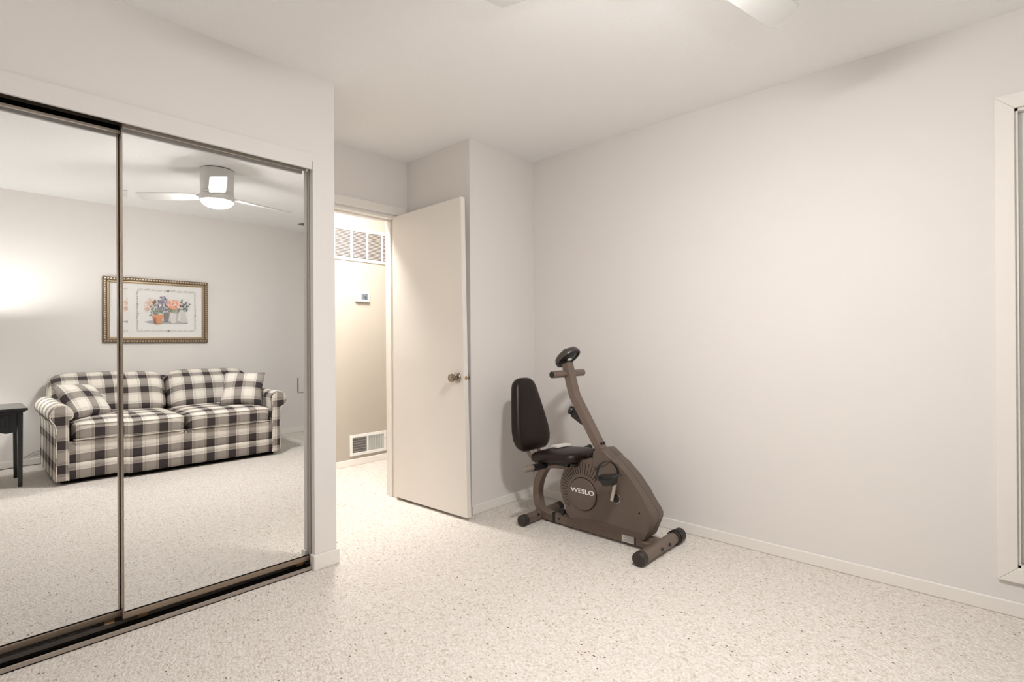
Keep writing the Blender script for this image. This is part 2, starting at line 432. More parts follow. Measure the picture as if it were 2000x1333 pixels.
# the open door: a flat slab, slightly twisted with age
hx0, hx1, hy = 2.157, 2.190, YD - .012
dr = struct_root('door_1', (hx1, hy, 0), 'flat cream bedroom door standing open against the wall')
bm = bm_new(); box(bm, 0, 1, 0, 1, 0, 1)
bmesh.ops.bisect_plane(bm, geom=bm.verts[:] + bm.edges[:] + bm.faces[:], plane_co=(0, 0, .5), plane_no=(0, 0, 1))
for v in bm.verts:
    a, t, z = v.co.x, v.co.y, v.co.z
    zz = .018 + z * 2.0
    ox = 2.150 + (1 - z) ** 1.3 * .040
    outer = Vector((ox + a * .034, 2.425, zz + (.006 if z > .5 else 0)))
    hinge = Vector((hx0 + a * .034, hy, zz))
    v.co = outer.lerp(hinge, t)
obj('door_slab', bm, M['door'], dr, bevel=.002)
def knob_pt(y, z, off):
    t = (y - 2.425) / (hy - 2.425)
    k = (z - .018) / 2.0
    ox = 2.150 + (1 - k) ** 1.3 * .040
    return ox + (hx0 - ox) * t + off
kx = knob_pt(2.487, .898, 0)
kn = obj('door_knob', lathe(bm_new(), (kx, 2.487, .898), (-1, 0, 0), [(0, 0), (.033, 0), (.033, .004), (.028, .010), (.014, .013), (.011, .022), (.013, .030), (.024, .036), (.0275, .046), (.026, .056), (.017, .062), (.010, .0615), (.008, .064), (0, .064)], 36), M['nickel'], dr, smooth=True, )
kn['label'] = 'satin nickel door knob'
kb = obj('door_knob', lathe(bm_new(), (kx + .034, 2.487, .898), (1, 0, 0), [(0, 0), (.033, 0), (.033, .004), (.028, .010), (.014, .013), (.011, .022), (.013, .026), (.024, .032), (.0275, .040), (.026, .048), (.017, .053), (0, .054)], 36), M['nickel'], dr, smooth=True)
lt = obj('latch', lathe(bm_new(), (kx + .018, 2.4262, .898), (0, -1, 0), [(0, 0), (.0125, 0), (.0125, .0015), (.010, .002), (.006, .006), (0, .007)], 20), M['brass'], dr, smooth=True)
lt['label'] = 'round brass latch on the door edge'
for hz in (.25, 1.0, 1.78):
    obj('hinge', rod(bm_new(), (hx1 + .012, hy - .004, hz), (hx1 + .012, hy - .004, hz + .085), .006, 12), M['nickel'], dr, smooth=True)

# window in the right wall, beside the camera
wn = struct_root('window_1', (XR, WY1, WZ0), 'white framed window at the right edge')
CW, CD = .060, .016
def mitre(pts):
    bm = bm_new(); prism(bm, pts, 'x', XR - CD, XR); return bm
a0, a1, b0, b1 = WY0, WY1, WZ0, WZ1
obj('casing', mitre([(a1, b0), (a1 + CW, b0 - CW), (a1 + CW, b1 + CW), (a1, b1)]), T, wn, bevel=.003)
obj('casing', mitre([(a0, b0), (a0 - CW, b0 - CW), (a0 - CW, b1 + CW), (a0, b1)]), T, wn, bevel=.003)
obj('casing', mitre([(a0, b1), (a0 - CW, b1 + CW), (a1 + CW, b1 + CW), (a1, b1)]), T, wn, bevel=.003)
obj('casing', mitre([(a0, b0), (a0 - CW, b0 - CW), (a1 + CW, b0 - CW), (a1, b0)]), T, wn, bevel=.003)
obj('jamb_lining', boxes((XR - .002, XR + .12, a1 - .010, a1, b0, b1), (XR - .002, XR + .12, a0, a0 + .010, b0, b1), (XR - .002, XR + .12, a0, a1, b1 - .010, b1), (XR - .002, XR + .12, a0, a1, b0, b0 + .010)), T, wn)
fx0, fx1, fw = XR + .030, XR + .07, .030
i0, i1, j0, j1 = a0 + .010, a1 - .010, b0 + .010, b1 - .010
sash = obj('sash', boxes((fx0, fx1, i1 - fw, i1, j0, j1), (fx0, fx1, i0, i0 + fw, j0, j1), (fx0, fx1, i0 + fw, i1 - fw, j1 - fw, j1), (fx0, fx1, i0 + fw, i1 - fw, j0, j0 + fw)), M['white'], wn, bevel=.004)
obj('pane', boxes((fx0 + .018, fx0 + .022, i0 + fw, i1 - fw, j0 + fw, j1 - fw)), M['glass'], wn)
obj('blind_rail', boxes((fx0 - .004, fx0 + .016, i0 + fw + .006, i1 - fw - .006, j1 - fw - .06, j1 - fw - .006)), M['white'], wn, bevel=.003)
# what the window looks out on
struct('lawn', boxes((3.3, 14, -9, 9, -.5, -.4)), M['lawn'])
hb = bm_new(); box(hb, 7.0, 8.4, -7, 7, -.4, 2.9); subdiv(hb, 9)
for v in hb.verts: v.co += Vector((random.uniform(-.15, .15), random.uniform(-.1, .1), random.uniform(-.12, .25) if v.co.z > 0 else 0))
tag(obj('hedge', hb, M['hedge']), 'dark green hedge outside the window', 'hedge')

# ------------------------------------------------------------------ mirrored closet
hd = struct('trim_2', boxes((OX0 - .02, 1.2095, YC - .014, YC, 1.975, 2.05)), M['wall_closet'], label='painted fascia board above the mirror doors', bevel=.002)
tk = thing('closet_track', 'bronze sliding door track set along the closet floor', 'track', ((OX0 + OX1) / 2, YC + .05, 0))
ty0 = YC + .012
obj('floor_plate', boxes((OX0 + .004, OX1 - .018, ty0, ty0 + .095, 0, .003)), M['dark'], tk)
obj('front_lip', boxes((OX0 + .004, OX1 - .018, ty0, ty0 + .006, .003, .020)), M['track'], tk, bevel=.0015)
obj('middle_rib', boxes((OX0 + .004, OX1 - .018, ty0 + .040, ty0 + .044, .003, .016)), M['dark'], tk)
obj('rear_lip', boxes((OX0 + .004, OX1 - .018, ty0 + .086, ty0 + .092, .003, .018)), M['track'], tk)
tt = thing('closet_head_track', 'dark head track above the mirror doors', 'track', ((OX0 + OX1) / 2, YC + .05, 1.98))
obj('front_flange', boxes((OX0 + .002, OXL - .002, YC + .004, YC + .008, 1.997, OZ)), M['dark'], tt)
obj('divider', boxes((OX0 + .002, OX1 - .002, YC + .083, YC + .087, 1.992, OZ)), M['bronze'], tt)
obj('rear_flange', boxes((OX0 + .002, OX1 - .002, YC + .125, YC + .128, 1.955, OZ)), M['dark'], tt)
obj('cap', boxes((OX0 + .002, OX1 - .002, YC + .008, YC + .128, OZ - .004, OZ)), M['dark'], tt)

def mirror_door(label, x0, x1, yf, tx, tz, z0, z1, bev_l, bev_r, tr_h):
    cx = .7
    R = thing('mirror_door', label, 'mirror door', (cx, yf, 1.0), 'sliding mirror closet doors')
    R.rotation_euler = (-tx, 0, tz)
    a, b = x0 - cx, x1 - cx; c, d = z0 - 1.0, z1 - 1.0
    def P(name, m, *bs, **k): return obj(name, boxes(*bs), m, R, local=True, **k)
    BV = .017
    ga, gb = a + .004 + (BV if bev_l else 0), b - .010 - (BV if bev_r else 0)
    P('mirror_glass', M['mirror'], (ga, gb, 0, .004, c + .024, d - tr_h))
    ang = math.radians(1.3)
    for on, p, q, s in ((bev_l, a + .004, ga, 1), (bev_r, gb, b - .010, -1)):
        if not on: continue
        bm = bm_new(); box(bm, p, q, 0, .004, c + .024, d - tr_h)
        for v in bm.verts:
            e = (q - v.co.x) if s > 0 else (v.co.x - p)
            if v.co.y < .001: v.co.y = -e * math.tan(ang)
        e = obj('bevelled_strip', bm, M['mirror'], R, local=True)
        e['label'] = 'bevelled edge strip of the mirror'
    P('stile', M['bronze'], (a, a + .0045, -.008, .022, c, d), bevel=.001)
    P('stile', M['satin'], (b - .010, b, -.004, .022, c, d), bevel=.002)
    P('bottom_rail', M['bronze'], (a + .0045, b - .010, -.008, .022, c, c + .024), bevel=.0015)
    P('rail_bead', M['dark'], (a + .0045, b - .012, -.0025, .0, c + .024, c + .0265))
    P('top_rail', M['satin'], (a + .0045, b - .010, -.004, .022, d - tr_h, d), bevel=.0015)
    for rx in (a + .05, b - .075):
        rl = P('roller_bracket', M['brass'], (rx, rx + .035, .002, .012, c - .020, c), bevel=.003)
    return R
YRM, YLM = 2.49 + .035, 2.49 + .075
mirror_door('right mirrored sliding door, in front of the other, showing most of the sofa', .4565, 1.2275, YRM, math.radians(-.312), math.radians(-.361), .036, 2.001, True, False, .025)
mirror_door('left mirrored sliding door set further back, showing the black end table', -.290, .4800, YLM, math.radians(-.339), math.radians(.220), .036, 1.974, True, False, .012)

# ------------------------------------------------------------------ hall fixtures
def frame_bars(x0, x1, y0, y1, z0, z1, b):
    return boxes((x0, x0 + b, y0, y1, z0, z1), (x1 - b, x1, y0, y1, z0, z1), (x0 + b, x1 - b, y0, y1, z0, z0 + b), (x0 + b, x1 - b, y0, y1, z1 - b, z1))
g = thing('return_air_grille', 'white louvred return air grille high on the hall wall', 'grille', (2.62, YH, 1.868))
gx0, gx1, gz0, gz1 = 2.296, 2.990, 1.868, 2.172
obj('frame', frame_bars(gx0, gx1, YH - .012, YH, gz0, gz1, .024), M['white'], g, bevel=.003)
obj('backing', boxes((gx0 + .02, gx1 - .02, YH - .0015, YH - .0005, gz0 + .02, gz1 - .02)), mat('grille_backing', (.16, .125, .10, 1), .8), g)
nb = 4; bw = (gx1 - gx0 - .048) / nb
for i in range(1, nb):
    xx = gx0 + .024 + i * bw
    obj('mullion', boxes((xx - .008, xx + .008, YH - .011, YH - .002, gz0 + .024, gz1 - .024)), M['white'], g)
for i in range(nb):
    xa = gx0 + .024 + i * bw + (.008 if i else 0); xb = gx0 + .024 + (i + 1) * bw - (.008 if i < nb - 1 else 0)
    bm = bm_new(); n = 20
    for k in range(n):
        z = gz0 + .026 + (gz1 - gz0 - .056) * k / (n - 1)
        prism(bm, [(YH - .0105, z + .0008), (YH - .0105, z - .0008), (YH - .004, z + .0022), (YH - .004, z + .0038)], 'x', xa, xb)
    o = obj('louvres', bm, M['white'], g); o['kind'] = 'stuff'
r = thing('wall_register', 'white two part supply register low on the hall wall', 'register', (2.645, YH, .085))
rx0, rx1, rz0, rz1 = 2.453, 2.838, .087, .280
obj('frame', frame_bars(rx0, rx1, YH - .010, YH, rz0, rz1, .028), M['white'], r, bevel=.003)
obj('centre_bar', boxes((2.628, 2.642, YH - .010, YH - .001, rz0 + .028, rz1 - .028)), M['white'], r)
obj('backing', boxes((rx0 + .02, rx1 - .02, YH - .0012, YH - .0004, rz0 + .02, rz1 - .02)), M['dark'], r)
bm = bm_new()
for k in range(14):
    x = rx0 + .032 + k * .0105
    prism(bm, [(x, YH - .0095), (x + .0016, YH - .0095), (x + .0046, YH - .003), (x + .003, YH - .003)], 'z', rz0 + .028, rz1 - .028)
o = obj('left_fins', bm, M['white'], r); o['kind'] = 'stuff'
bm = bm_new()
for k in range(6):
    z = rz0 + .037 + k * .0235
    box(bm, rx0 + .028, 2.628, YH - .003, YH - .0015, z, z + .007)
o = obj('damper_blades', bm, M['clear_plastic'], r); o['kind'] = 'stuff'
bm = bm_new()
for k in range(15):
    x = 2.648 + k * .0108
    prism(bm, [(x + .0045, YH - .0095), (x + .0035, YH - .0098), (x + .001, YH - .0025), (x + .002, YH - .002)], 'z', rz0 + .028, rz1 - .028)
o = obj('right_fins', bm, M['white'], r); o['kind'] = 'stuff'
obj('damper_lever', boxes((2.818, 2.822, YH - .016, YH - .008, .200, .222)), M['grey_ink'], r)

t = thing('thermostat', 'small white thermostat with grey display on the hall wall', 'thermostat', (2.583, YH, 1.498))
obj('housing', boxes((2.513, 2.655, YH - .030, YH, 1.498, 1.592)), M['white'], t, bevel=.008, seg=3)
dsp = obj('display', boxes((2.566, 2.634, YH - .0315, YH - .029, 1.518, 1.572)), M['lcd'], t)
def letters(name, txt, m, parent, origin, ex, ez, size, sx=1.0, ext=.0006, align='CENTER'):
    c = bpy.data.curves.new(name, 'FONT'); c.body = txt; c.size = size; c.extrude = ext; c.align_x = align; c.offset = .0006
    c.materials.append(m)
    o = bpy.data.objects.new(name, c); COL.objects.link(o)
    ex = Vector(ex).normalized(); ez = Vector(ez).normalized(); ey = ez.cross(ex)
    MW = Matrix(((ex.x * sx, ey.x, ez.x, 0), (ex.y * sx, ey.y, ez.y, 0), (ex.z * sx, ey.z, ez.z, 0), (0, 0, 0, 1)))
    if parent: o.parent = parent
    loc = Vector(origin) - (wloc(parent) if parent else Vector((0, 0, 0)))
    o.matrix_local = Matrix.Translation(loc) @ MW
    bpy.context.view_layer.update()
    me = bpy.data.meshes.new_from_object(o.evaluated_get(bpy.context.evaluated_depsgraph_get()))
    q = bpy.data.objects.new(name, me); COL.objects.link(q)
    q.parent = parent; q.matrix_local = Matrix.Translation(loc) @ MW
    bpy.data.objects.remove(o); q.name = name
    return q
obj('display_segment', boxes((2.590, 2.594, YH - .0325, YH - .031, 1.526, 1.568), (2.594, 2.606, YH - .0325, YH - .031, 1.543, 1.547), (2.606, 2.610, YH - .0325, YH - .031, 1.520, 1.546), (2.612, 2.617, YH - .0325, YH - .031, 1.520, 1.570)), M['black'], dsp)

hl = thing('hall_ceiling_light', 'round white ceiling light in the hall', 'ceiling light', (2.0, 3.53, HC))
obj('canopy', lathe(bm_new(), (2.0, 3.53, HC), (0, 0, -1), [(0, 0), (.13, 0), (.13, .02), (0, .02)], 32), M['white'], hl, smooth=True)
obj('glass_bowl', lathe(bm_new(), (2.0, 3.53, HC - .02), (0, 0, -1), [(.115, 0), (.108, .025), (.08, .045), (.04, .055), (0, .058)], 32), M['hall_light'], hl, smooth=True)

# ------------------------------------------------------------------ ceiling fan
FX, FY = 1.376, .632
fan = thing('ceiling_fan', 'white three blade ceiling fan with a lit round lamp', 'ceiling fan', (FX, FY, HC))
obj('canopy_ring', lathe(bm_new(), (FX, FY, HC), (0, 0, -1), [(0, 0), (.108, 0), (.108, .006), (0, .006)], 48), M['dark'], fan, smooth=True)
obj('motor_housing', lathe(bm_new(), (FX, FY, HC - .006), (0, 0, -1), [(0, 0), (.116, 0), (.117, .004), (.113, .165), (0, .165)], 64), M['fan_white'], fan, smooth=True)
obj('collar', lathe(bm_new(), (FX, FY, HC - .173), (0, 0, -1), [(0, 0), (.114, 0), (.116, .006), (.114, .02), (.120, .024), (.121, .060), (.114, .070), (0, .070)], 64), M['fan_white'], fan, smooth=True)
df = obj('light_diffuser', lathe(bm_new(), (FX, FY, HC - .243), (0, 0, -1), [(.112, 0), (.101, .019), (.078, .036), (.042, .046), (0, .049)], 48), M['fan_light'], fan, smooth=True)
df['label'] = 'glowing round lamp under the fan'
for ang in (-10, 106, 225):
    a = math.radians(ang); ex = Vector((math.cos(a), math.sin(a), 0)); ey = Vector((-math.sin(a), math.cos(a), 0))
    out = [(.10, .040), (.16, .055), (.30, .060), (.560, .056), (.575, .052), (.582, .040), (.566, -.048), (.560, -.054), (.54, -.056), (.30, -.060), (.16, -.055), (.10, -.040)]
    bm = bm_new(); O = Vector((FX, FY, 2.236)); tilt = math.radians(12)
    A, B = [], []
    for p, q in out:
        k = min(1, max(0, (p - .10) / .08)); tl = tilt * k
        p *= 1.04
        base_ = O + ex * p + ey * (q * math.cos(tl)) + Vector((0, 0, 1)) * (-q * math.sin(tl))
        A.append(bm.verts.new(base_ + Vector((0, 0, .004)))); B.append(bm.verts.new(base_ - Vector((0, 0, .004))))
    bm.faces.new(A); bm.faces.new(B[::-1]); n = len(out)
    for i in range(n): bm.faces.new((A[i], B[i], B[(i + 1) % n], A[(i + 1) % n]))
    obj('blade', bm, M['fan_white'], fan, bevel=.003)

# small vent in the ceiling and painted plate low on the back wall, both seen in the mirror
cv = thing('ceiling_vent', 'small grey vent in the ceiling near the window', 'vent', (2.76, -.745, HC))
obj('frame', boxes((2.64, 2.88, -.80, -.69, HC - .008, HC - .0005)), M['clear_plastic'], cv, bevel=.003)
bm = bm_new()
for k in range(6): box(bm, 2.655, 2.865, -.785 + k * .015, -.780 + k * .015, HC - .011, HC - .008)
o = obj('vanes', bm, M['clear_plastic'], cv); o['kind'] = 'stuff'
wp = thing('wall_plate', 'small painted cover plate on the wall near the corner', 'wall plate', (2.86, YK, .48))
obj('cover', boxes((2.826, 2.892, YK + .004, YK + .012, .478, .660)), W, wp, bevel=.002)
obj('side_gap', boxes((2.818, 2.829, YK, YK + .0042, .478, .660)), M['dark'], wp)
obj('side_gap', boxes((2.889, 2.896, YK, YK + .0042, .478, .660)), M['dark'], wp)

# ------------------------------------------------------------------ exercise bike
bike = thing('exercise_bike', 'grey recumbent exercise bike with brown black seat in the corner', 'exercise bike', (2.54, 1.70, 0))
ST, SH, BK = M['steel'], M['shroud'], M['black']
CX = 2.54
def part(name, bm, m, **k): return obj(name, bm, m, bike, **k)
# frame
part('main_beam', boxes((CX - .027, CX + .027, 1.345, 2.005, .012, .070)), ST, bevel=.006)
part('beam_sleeve', boxes((CX - .0295, CX + .0295, 1.985, 2.005, .010, .073)), BK, bevel=.003)
pth = smooth_path([(0, 2.00, .040), (0, 2.055, .038), (0, 2.108, .056), (0, 2.137, .115), (0, 2.141, .190), (0, 2.122, .262), (0, 2.082, .330), (0, 2.035, .360), (0, 1.90, .376)], 5)
part('seat_post', sweep_rect(bm_new(), [(p.y, p.z) for p in pth], CX, .052, .050), ST, bevel=.005)
def foot(name, x0, x1, y, z, r):
    f = part(name, lathe(bm_new(), (x0, y, z), (1, 0, 0), [(0, 0), (r, 0), (r, x1 - x0), (0, x1 - x0)], 32), ST, smooth=True)
    for xe, s in ((x0, 1), (x1, -1)):
        e = r + .003
        obj('end_cap', lathe(bm_new(), (xe + s * .035, y, z), (-s, 0, 0), [(r, 0), (e, 0), (e, .008), (e - .0015, .010), (e, .012), (e, .020), (e - .0015, .022), (e, .024), (e, .038), (e - .004, .043), (0, .044)], 32), M['cap'], f, smooth=True)
    return f
rf = foot('rear_foot', 2.352, 2.728, 2.115, .034, .030)
ff = foot('front_foot', 2.316, 2.775, 1.305, .036, .033)
for xx in (2.690, 2.715):
    obj('wheel', lathe(bm_new(), (xx, 1.305, .036), (1, 0, 0), [(.030, 0), (.039, .001), (.040, .004), (.040, .010), (.039, .013), (.030, .014)], 32), BK, ff, smooth=True)
for xx in (2.50, 2.585):
    obj('bolt', rod(bm_new(), (xx, 1.274, .040), (xx, 1.268, .041), .010, 12), BK, ff)
obj('bolt', rod(bm_new(), (2.475, 2.090, .048), (2.475, 2.084, .050), .008, 12), BK, rf)
part('front_bracket', boxes((CX - .055, CX + .055, 1.325, 1.385, .046, .060)), ST, bevel=.003)
part('beam_bolt', rod(bm_new(), (CX - .027, 1.955, .040), (CX - .031, 1.955, .040), .006, 12), BK)
kp = part('adjustment_knob', lathe(bm_new(), (2.515, 1.93, .070), (0, 0, 1), [(0, 0), (.008, 0), (.008, .012), (.022, .014), (.024, .020), (.023, .030), (.014, .034), (0, .035)], 14), BK, smooth=True)
part('lock_lever', boxes((2.500, 2.530, 1.880, 1.912, .070, .086)), M['shroud_low'], bevel=.004)
# shroud: two mirrored shells over the flywheel
RC, RR = (1.738, .257), .180
def circ(c, r, a0, a1, n): return [(c[0] + r * math.cos(math.radians(a0 + (a1 - a0) * i / n)), c[1] + r * math.sin(math.radians(a0 + (a1 - a0) * i / n))) for i in range(n + 1)]
prof = [(1.375, .0705), (1.352, .082), (1.312, .180), (1.311, .205), (1.322, .226), (1.392, .316), (1.455, .388), (1.520, .446), (1.556, .474), (1.585, .482), (1.66, .448)]
prof += circ(RC, RR, 98, -44, 26) + [(1.864, .0705)]
def shell(x0, x1, outer):
    bm = bm_new(); prism(bm, prof, 'x', x0, x1)
    es = [e for e in bm.edges if all(abs(v.co.x - outer) < 1e-6 for v in e.verts)]
    bmesh.ops.bevel(bm, geom=es, offset=.013, segments=4, profile=.5, affect='EDGES')
    return bm
part('shroud_shell', shell(2.480, 2.5385, 2.480), SH, smooth=True)
part('shroud_shell', shell(2.5415, 2.602, 2.602), SH, smooth=True)
part('shroud_seam', (lambda b: (prism(b, [(y + (1.55 - y) * .012, z - .003) for y, z in prof], 'x', 2.5384, 2.5416), b)[1])(bm_new()), M['dark'])
skp = [(1.378, .0708), (1.358, .082), (1.350, .102), (1.61, .106), (1.70, .104), (1.80, .092), (1.856, .0708)]
bm = bm_new(); prism(bm, skp, 'x', 2.4785, 2.482); part('skirt', bm, M['shroud_low'], bevel=.001)['label'] = 'darker lower skirt of the shroud'
nk = [(1.692, .405), (1.684, .492), (1.668, .505), (1.625, .514), (1.606, .508), (1.560, .474), (1.556, .462), (1.60, .43), (1.65, .40)]
for xa, xb, xo in ((2.474, 2.5385, 2.474), (2.5415, 2.608, 2.608)):
    bm = bm_new(); prism(bm, nk, 'x', xa, xb)
    es = [e for e in bm.edges if all(abs(v.co.x - xo) < 1e-6 for v in e.verts)]
    bmesh.ops.bevel(bm, geom=es, offset=.011, segments=4, profile=.5, affect='EDGES')
    part('neck_cover', bm, SH, smooth=True)
# flywheel badge and the radial slots around it
DC = (1.754, .238)
badge = part('badge_disc', lathe(bm_new(), (2.4815, DC[0], DC[1]), (-1, 0, 0), [(0, 0), (.093, 0), (.093, .006), (.090, .0095), (.086, .010), (0, .010)], 64), SH, smooth=True)
for k in range(25):
    a = math.radians(-40 + k * 7.2)
    d = Vector((0, math.cos(a), math.sin(a))); n_ = Vector((0, -math.sin(a), math.cos(a)))
    c0 = Vector((2.4812, DC[0], DC[1]))
    # slot runs from just outside the badge to just inside the rim
    def rim(r_): p = c0 + d * r_; return math.hypot(p.y - RC[0], p.z - RC[1])
    r1 = .112; r2 = r1
    while rim(r2) < RR - .016 and r2 < .20: r2 += .002
    if r2 - r1 < .02: continue
    bm = bm_new(); vs = []
    for x in (2.4788, 2.482):
        for rr, s in ((r1, -1), (r1, 1), (r2, 1), (r2, -1)):
            p = c0 + d * rr + n_ * (s * .0011); p.x = x; vs.append(bm.verts.new(p))
    for f in ((0, 1, 2, 3), (7, 6, 5, 4), (0, 4, 5, 1), (1, 5, 6, 2), (2, 6, 7, 3), (3, 7, 4, 0)): bm.faces.new([vs[i] for i in f])
    part('vent_slot', bm, M['dark'])
part('badge_gap', lathe(bm_new(), (2.4805, DC[0], DC[1]), (-1, 0, 0), [(0, 0), (.0965, 0), (.0965, .0008), (0, .0008)], 48), M['dark'])
lg = letters('lettering', 'WESLO', M['letter'], badge, (2.4707, 1.752, .2435), (0, -1, 0), (-1, 0, 0), .036, 1.36, .0006)
lg['label'] = 'white WESLO lettering'
part('screw_hole', rod(bm_new(), (2.481, 1.392, .206), (2.4785, 1.392, .206), .005, 12), M['dark'])
# crank, arm, pedal
HY, HZ = 1.532, .259
cr = part('crank', lathe(bm_new(), (2.482, HY, HZ), (-1, 0, 0), [(0, 0), (.026, 0), (.026, .010), (.023, .013), (.014, .014), (.012, .020), (0, .020)], 32), BK, smooth=True)
obj('crank_ring', lathe(bm_new(), (2.481, HY, HZ), (-1, 0, 0), [(.026, 0), (.0285, 0), (.0285, .006), (.026, .007)], 32), M['chrome'], cr, smooth=True)
def arm(x, y0, z0, y1, z1, wd=.011, th=.006):
    d = Vector((0, y1 - y0, z1 - z0)).normalized(); n_ = Vector((0, -d.z, d.y)); bm = bm_new(); vs = []
    for xx in (x - th, x + th):
        for (yy, zz), s in (((y0, z0), -1), ((y0, z0), 1), ((y1, z1), 1), ((y1, z1), -1)):
            p = Vector((xx, yy, zz)) + n_ * (s * wd * .75) ; vs.append(bm.verts.new(p))
    for f in ((0, 1, 2, 3), (7, 6, 5, 4), (0, 4, 5, 1), (1, 5, 6, 2), (2, 6, 7, 3), (3, 7, 4, 0)): bm.faces.new([vs[i] for i in f])
    return bm
obj('crank_arm', arm(2.452, HY + .012, HZ - .012, 1.510, .395), M['cream_metal'], cr, bevel=.003)['label'] = 'cream metal crank arm'
cr2 = part('crank', lathe(bm_new(), (2.601, HY, HZ), (1, 0, 0), [(0, 0), (.026, 0), (.026, .010), (.014, .014), (0, .020)], 32), BK, smooth=True)
obj('crank_arm', arm(2.630, HY - .010, HZ + .010, 1.554, .125), M['cream_metal'], cr2, bevel=.003)
def pedal(xc, yc, zc, tilt, s):
    ex = Vector((1, 0, 0)); ey = Vector((0, -math.cos(tilt), math.sin(tilt))); ez = Vector((0, math.sin(tilt), math.cos(tilt)))
    O = Vector((xc, yc, zc))
    def tr(bm):
        for v in bm.verts: v.co = O + ex * v.co.x + ey * v.co.y + ez * v.co.z
        return bm
    bm = bm_new(); box(bm, -.046, .046, -.058, .058, -.006, .008)
    p = part('pedal', tr(bm), BK, bevel=.005)
    bm = bm_new()
    A = [(-.034, -.044, -.006), (.034, -.044, -.006), (.034, .044, -.006), (-.034, .044, -.006)]
    B = [(-.026, -.026, -.046), (.026, -.026, -.046), (.026, .030, -.046), (-.026, .030, -.046)]
    va = [bm.verts.new(q) for q in A]; vb = [bm.verts.new(q) for q in B]
    bm.faces.new(va); bm.faces.new(vb[::-1])
    for i in range(4): bm.faces.new((va[i], vb[i], vb[(i + 1) % 4], va[(i + 1) % 4]))
    obj('pedal_weight', tr(bm), BK, p, bevel=.004)
    bm = bm_new(); n = 18; rings = []
    for i in range(n + 1):
        a = math.radians(-18 + 216 * i / n)
        c = Vector((math.cos(a) * .056 * -s, math.cos(a) * -.030, .010 + math.sin(a) * .070))
        nrm = Vector((math.cos(a) * -s * .88, math.cos(a) * -.47, math.sin(a))).normalized()
        wv = Vector((.47 * s, -.88, 0)).normalized() * .013
        rings.append([bm.verts.new(c + wv + nrm * .0015), bm.verts.new(c - wv + nrm * .0015), bm.verts.new(c - wv - nrm * .0015), bm.verts.new(c + wv - nrm * .0015)])
    for A_, B_ in zip(rings, rings[1:]):
        for k in range(4): bm.faces.new((A_[k], A_[(k + 1) % 4], B_[(k + 1) % 4], B_[k]))
    bm.faces.new(rings[0]); bm.faces.new(rings[-1][::-1])
    obj('pedal_strap', tr(bm), BK, p)
    bm = bm_new(); rod(bm, (.046 * s, 0, -.002), (.078 * s, 0, -.002), .006, 10)
    obj('pedal_axle', tr(bm), M['chrome'], p, smooth=True)
pedal(2.368, 1.512, .402, math.radians(11), 1)
pedal(2.700, 1.555, .128, math.radians(0), -1)
# mast, handlebar, console
mp = smooth_path([(0, 1.905, .990), (0, 1.885, .914), (0, 1.853, .806), (0, 1.823, .752), (0, 1.672, .508), (0, 1.62, .424)], 5)
part('mast', sweep_rect(bm_new(), [(p.y, p.z) for p in mp], CX, .060, .046), ST, bevel=.004)
hb_ = part('handlebar', lathe(bm_new(), (2.384, 1.900, .926), (1, 0, 0), [(0, .012), (.017, .012), (.0175, 0), (.0205, 0), (.021, .003), (.021, .306), (.0185, .312), (0, .313)], 28), ST, smooth=True)
obj('tube_end', rod(bm_new(), (2.386, 1.900, .926), (2.392, 1.900, .926), .0172, 20), BK, hb_)
Cc = Vector((CX + .004, 1.905, 1.026)); cn = Vector((0, .64, .768)); ct = Vector((0, -.768, .64)); cl = Vector((-1, 0, 0))
ell = [(.080 * math.cos(2 * PI * i / 48), (.084 if math.sin(2 * PI * i / 48) > 0 else .088) * math.sin(2 * PI * i / 48)) for i in range(48)]
con = part('console', pad(bm_new(), ell, [(0, -.004), (.84, -.004), (.90, -.014), (.98, -.014), (1.0, -.008), (.985, .006), (.90, .020), (.7, .029), (.35, .033), (0, .034)], Cc, cl, ct, cn), mat('console_plastic', (.055, .047, .040, 1), .33), smooth=True)
con['label'] = 'oval console on top of the mast'
obj('console_back', pad(bm_new(), [(a * .8, b * .8) for a, b in ell], [(0, -.016), (.7, -.016), (.95, -.006), (1, -.003), (0, -.003)], Cc, cl, ct, cn), M['black'], con, smooth=True)
bm = bm_new(); box(bm, -.012, .016, -.005, .010, -.0235, -.019)
for v in bm.verts: v.co = Cc + cl * v.co.x + ct * v.co.y + cn * v.co.z
obj('sticker', bm, M['letter'], con)
bm = bm_new(); box(bm, -.045, .045, -.010, .045, .028, .0335)
for v in bm.verts: v.co = Cc + cl * v.co.x + ct * v.co.y + cn * v.co.z
obj('screen', bm, M['lcd'], con, bevel=.002)
bm = bm_new(); prism(bm, [(1.872, .672), (1.858, .724), (1.812, .722), (1.765, .640), (1.792, .628)], 'x', CX - .018, CX + .018)
br = part('tension_bracket', bm, BK, bevel=.004)
obj('tension_knob', lathe(bm_new(), (CX, 1.852, .700), (-.35, .82, .30), [(0, 0), (.012, 0), (.012, .010), (.024, .012), (.026, .020), (.025, .032), (.019, .036), (.006, .037), (.005, .040), (0, .040)], 18), BK, br, smooth=True)
for xx in (CX - .012, CX + .014):
    part('mast_bolt', rod(bm_new(), (xx, 1.660, .533), (xx, 1.652, .538), .0065, 12), BK)
